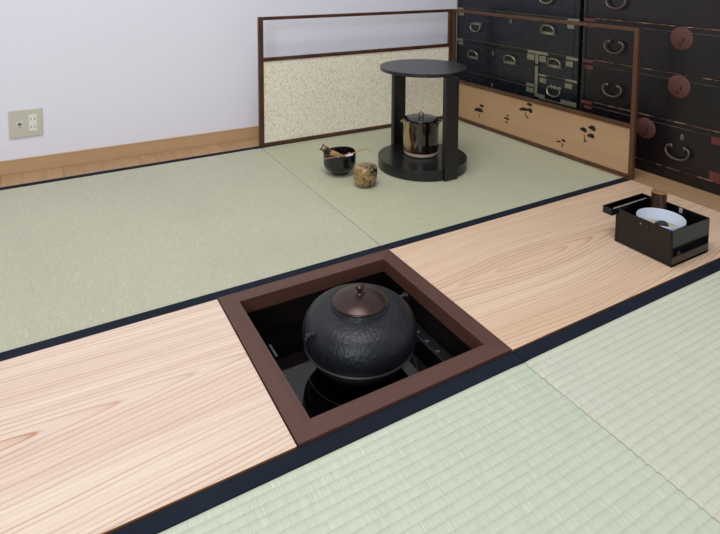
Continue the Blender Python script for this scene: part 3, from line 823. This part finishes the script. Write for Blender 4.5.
dA2 = drawer(t, bu0, bu1, .655, .784, M['blue']); handle(dA2, .145, .725, .062, M['old_brass'], False, M['pewter'], 'u'); handle(dA2, .555, .725, .062, M['old_brass'], False, M['pewter'], 'u')
dA = drawer(t, bu0, bu1, .501, .639, M['blue']); handle(dA, .145, .585, .062, M['old_brass'], False, M['pewter'], 'u'); handle(dA, .545, .585, .062, M['old_brass'], False, M['pewter'], 'u')
dB = drawer(t, bu0, bu1, .353, .477, M['blue']); handle(dB, .139, .430, .062, M['old_brass'], False, M['pewter'], 'u'); handle(dB, .557, .430, .064, M['old_brass'], True, M['pewter'], 'u')
dC = drawer(t, bu0, .4865, .199, .3375, M['blue']); handle(dC, .126, .2700, .064, M['old_brass'], True, M['pewter'], 'u'); handle(dC, .357, .2800, .064, M['old_brass'], True, M['pewter'], 'u')
dD = drawer(t, bu0, .4865, .031, .1935, M['blue']); handle(dD, .126, .105, .062, M['old_brass'], False, M['pewter'], 'u'); handle(dD, .357, .105, .062, M['old_brass'], False, M['pewter'], 'u')
d1 = drawer(t, .5115, bu1, .261, .3375, M['blue']); handle(d1, .594, .301, .062, M['old_brass'], True, M['pewter'], 'u')
d2 = drawer(t, .5115, bu1, .175, .2515, M['blue']); handle(d2, .596, .217, .062, M['old_brass'], False, M['pewter'], 'u')
d3 = drawer(t, .5115, bu1, .031, .1635, M['blue'])
strip(d3, .530, .655, .148, .157, M['dark'], 'slot')
strip(d3, .516, .660, .1585, .1625, M['pewter'])
def keyplate(d, u, z, mat):
    bm = nb(); lathe(bm, [(0, 0), (.0065, 0), (.0065, .002), (0, .0022)], 16)
    for v in bm.verts: v.co = Vector((u + v.co.x * .8, .0006 - v.co.z, z + v.co.y * 1.5))
    nf = len(bm.faces); box(bm, u - .0013, u + .0013, -.0022, -.0005, z - .006, z + .003)
    bm.faces.ensure_lookup_table()
    for fc in bm.faces[nf:]: fc.material_index = 1
    obj('keyhole_plate', bm, mat, d, mat2=M['dark'])
keyplate(dB, .350, .461, M['pewter']); keyplate(dC, .247, .308, M['pewter']); keyplate(dD, .247, .164, M['pewter']); keyplate(dA, .350, .622, M['pewter'])
# corner plates
cw, dw = .045, .034
for (zt, z_up) in ((.4865, .4995), (.3385, .3505)):
    plate(t, .0, cw, zt, z_up, M['pewter']); plate(t, BW - .055, BW - .001, zt, z_up, M['pewter'])
for d, zt in ((dB, .477), (dC, .3370)):
    plate(d, .013, .013 + dw, zt - .0155, zt - .001, M['pewter'])
plate(dB, BW - .055, BW - .0235, .460, .4755, M['pewter'])
plate(dC, .447, .4855, .311, .3355, M['pewter']); plate(d1, .5125, .545, .311, .3355, M['pewter']); plate(d1, bu1 - .034, bu1 - .001, .312, .3325, M['pewter'])
plate(t, .449, .555, .3395, .3515, M['pewter'])
plate(t, .511, .552, .2525, .2600, M['pewter']); plate(t, BW - .056, BW - .001, .2525, .2625, M['pewter']); plate(d2, .518, .550, .226, .2450, M['pewter']); plate(d2, bu1 - .034, bu1 - .001, .226, .2455, M['pewter'])
plate(dC, .447, .4855, .2000, .2120, M['pewter']); plate(dD, .447, .4855, .1740, .1930, M['pewter'])
plate(dC, .011, .045, .2000, .2120, M['pewter']); plate(dD, .013, .045, .174, .190, M['pewter'])
plate(t, .492, .545, .1630, .1760, M['pewter']); plate(t, BW - .075, BW - .001, .1590, .1760, M['pewter']); plate(t, .4915, .5065, .2100, .2900, M['pewter']).name = 'post_plate'
plate(t, .4915, .5065, .165, .2085, M['pewter']).name = 'post_plate'
plate(t, .4915, .5065, .300, .338, M['pewter']).name = 'post_plate'
for (a, b, z) in ((.012, .678, .3522), (.05, .486, .1985), (.512, .677, .2600), (.05, .64, .5003)):
    strip(t, a, b, z - .0008, z + .0006, M['thin_line'])

# --- dark brown chest
RW = .7430; RHt = .830
t = thing('brown_drawer_chest', 'dark brown lacquered drawer chest with round copper lock plates, at the far right', 'chest of drawers', chest_origin(.7215), CR, 'drawer chests along the right wall')
bm = nb(); box(bm, 0, RW, .0122, DP, 0, RHt, .001)
box(bm, 0, .013, 0, .0121, 0, RHt, .001); box(bm, RW - .013, RW, 0, .0121, 0, RHt, .001)
rails = ((0, .0380), (.1800, .1965), (.3345, .3545), (.4910, .5090), (.6500, .6680), (.8120, RHt))
for (a, b) in rails: box(bm, .0132, RW - .0132, 0, .0121, a, b, .0010)
box(bm, .524, .534, 0, .0121, .0382, .1798, .0008)
obj('carcass', bm, M['red_c'], t)
ru0, ru1 = .0135, RW - .0135
rows = [(.0385, .1795), (.1970, .3340), (.3550, .4905), (.5095, .6495), (.6685, .8115)]
ds = []
def lock(d, u, z, r=.0365):
    bm = nb(); lathe(bm, [(0, .0), (r, 0), (r, .0018), (r - .002, .0030), (0, .0034)], 48)
    for v in bm.verts: v.co = Vector((u + v.co.x, .0008 - v.co.z, z + v.co.y))
    nf = len(bm.faces)
    box(bm, u + .0065, u + .0105, -.0038, -.002, z - .009, z + .004, .0006); box(bm, u - .008, u + .002, -.0038, -.002, z - .024, z - .018, .0006)
    box(bm, u + .004, u + .008, -.0038, -.002, z - .012, z - .006, .0006)
    bm.faces.ensure_lookup_table()
    for fc in bm.faces[nf:]: fc.material_index = 1
    obj('lock_plate', bm, M['copper_disc'], d, True, label='round reddish copper lock plate', mat2=M['dark'])
for i, (a, b) in enumerate(rows):
    if i == 0:
        d = drawer(t, ru0, .5238, a, b, M['red']); lock(d, .2640, .1500, .0355); handle(d, .145, .118, .074, M['bronze_handle'], False, None, 'hook'); handle(d, .381, .118, .074, M['bronze_handle'], False, None, 'hook')
        e = drawer(t, .5342, ru1, a, b, M['red']); handle(e, .632, .118, .066, M['bronze_handle'], False, None, 'hook')
        plate(e, .5355, .560, a + .110, b - .002, M['copper'])
        plate(d, .4790, .5220, b - .024, b - .002, M['copper']); plate(d, .4790, .5220, a + .001, a + .030, M['copper'])
        plate(d, .0150, .0480, b - .014, b - .002, M['copper']); plate(d, .0150, .0480, a + .002, a + .020, M['copper'])
        keyplate(d, .3890, .1515, M['old_brass'])
        continue
    d = drawer(t, ru0, ru1, a, b, M['red'])
    lock(d, .3705, b - .0195 - .0, .0370 if i > 1 else .0370)
    handle(d, .137, b - .0590, .072, M['bronze_handle'], False, None, 'hook'); handle(d, .604, b - .0590, .072, M['bronze_handle'], False, None, 'hook')
    for (u0, u1) in ((.0145, .0480), (RW - .048, RW - .0145)):
        plate(d, u0, u1, b - .0180, b - .0020, M['copper'])
for (a, b) in rails[1:]:
    plate(t, .0005, .0500, b - .0130 if a < .8 else a + .002, b - .0015, M['copper']); plate(t, RW - .050, RW - .0005, b - .013 if a < .8 else a + .002, b - .0015, M['copper'])
    strip(t, .052, RW - .052, b - .0012, b + .0008, M['chip'])
    strip(t, .052, RW - .052, a - .0008, a + .0006, M['chip2'])
strip(t, .052, .520, .0372, .0392, M['chip'])
strip(t, .0005, .0020, .05, .82, M['chip2'])

# ------------------------------------------------------------------ wall outlet
ox_, oz_ = -.3535, .1662
t = thing('wall_outlet', 'beige wall plate with aerial jack and two-way power socket', 'wall outlet', (ox_, wall_y(ox_) + .0058, oz_), RA)
bm = nb(); box(bm, -.0490, .0490, -.0050, 0, -.0470, .0470, .0022, 3); obj('cover_plate', bm, M['plate'], t)
bm = nb(); box(bm, .0085, .0330, -.0066, -.0049, -.0285, .0285, .001, 2); so = obj('power_socket', bm, M['socket'], t, label='white two-way power socket')
for zz in (-.0135, .0135):
    bm = nb()
    for xx in (.0150, .0262): box(bm, xx - .0010, xx + .0010, -.0069, -.006, zz - .0045, zz + .0045)
    obj('socket_slots', bm, M['slot'], so)
bm = nb(); box(bm, -.0270, -.0090, -.0062, -.0049, -.0100, .0090, .001, 2); jk = obj('aerial_jack', bm, M['socket'], t)
bm = nb(); lathe(bm, [(0, .004), (.0022, .004), (.0022, .0052), (.0046, .0052), (.0058, .003), (.0058, 0), (0, 0)], 20)
for v in bm.verts: v.co = Vector((-.0180 + v.co.x, -.0060 - v.co.z, v.co.y))
obj('jack_core', bm, M['metal'], jk, True)

# ------------------------------------------------------------------ lights
def area(name, loc, target, sx, sy, power, col):
    l = bpy.data.lights.new(name, 'AREA'); l.shape = 'RECTANGLE'; l.size = sx; l.size_y = sy; l.energy = power; l.color = col
    o = bpy.data.objects.new(name, l); COL.objects.link(o); o.location = loc
    d = Vector(target) - Vector(loc); o.rotation_euler = d.to_track_quat('-Z', 'Y').to_euler(); return o
area('ceiling_light', (-.15, .0, 2.36), (-.15, .0, 0), 1.3, 1.3, 27, (1.0, .985, .96))
area('window_light', (-2.1, -2.5, 1.7), (.2, .6, .1), 1.6, 1.4, 44, (.88, .94, 1.0))
wd = bpy.data.worlds.new('room_ambient'); S.world = wd; wd.use_nodes = True
bg = wd.node_tree.nodes['Background']; bg.inputs[0].default_value = (.86, .92, 1.0, 1); bg.inputs[1].default_value = .30

# ------------------------------------------------------------------ camera
cd = bpy.data.cameras.new('camera'); cam = bpy.data.objects.new('camera', cd); COL.objects.link(cam)
F, yaw, pitch, roll = 570.66, .519503, .0866619, .0043936
fw_ = Vector((math.sin(yaw) * math.cos(pitch), math.cos(yaw) * math.cos(pitch), -math.sin(pitch)))
rt = fw_.cross(Vector((0, 0, 1))).normalized(); up = rt.cross(fw_)
c, s = math.cos(roll), math.sin(roll)
rt, up = c * rt + s * up, -s * rt + c * up
mt = Matrix((rt, up, -fw_)).transposed().to_4x4(); mt.translation = Vector((-.30595, -.71845, .70336))
cam.matrix_world = mt
cd.sensor_fit = 'HORIZONTAL'; cd.sensor_width = 36; cd.lens = F / 720 * 36
cd.shift_x = (360 - 362.33) / 720; cd.shift_y = (14.08 - 267) / 720
cd.clip_start = .02
S.camera = cam
vs = S.view_settings; vs.view_transform = 'Standard'; vs.look = 'None'; vs.gamma = 1; vs.use_curve_mapping = False; vs.exposure = .35
S.cycles.max_bounces = 8
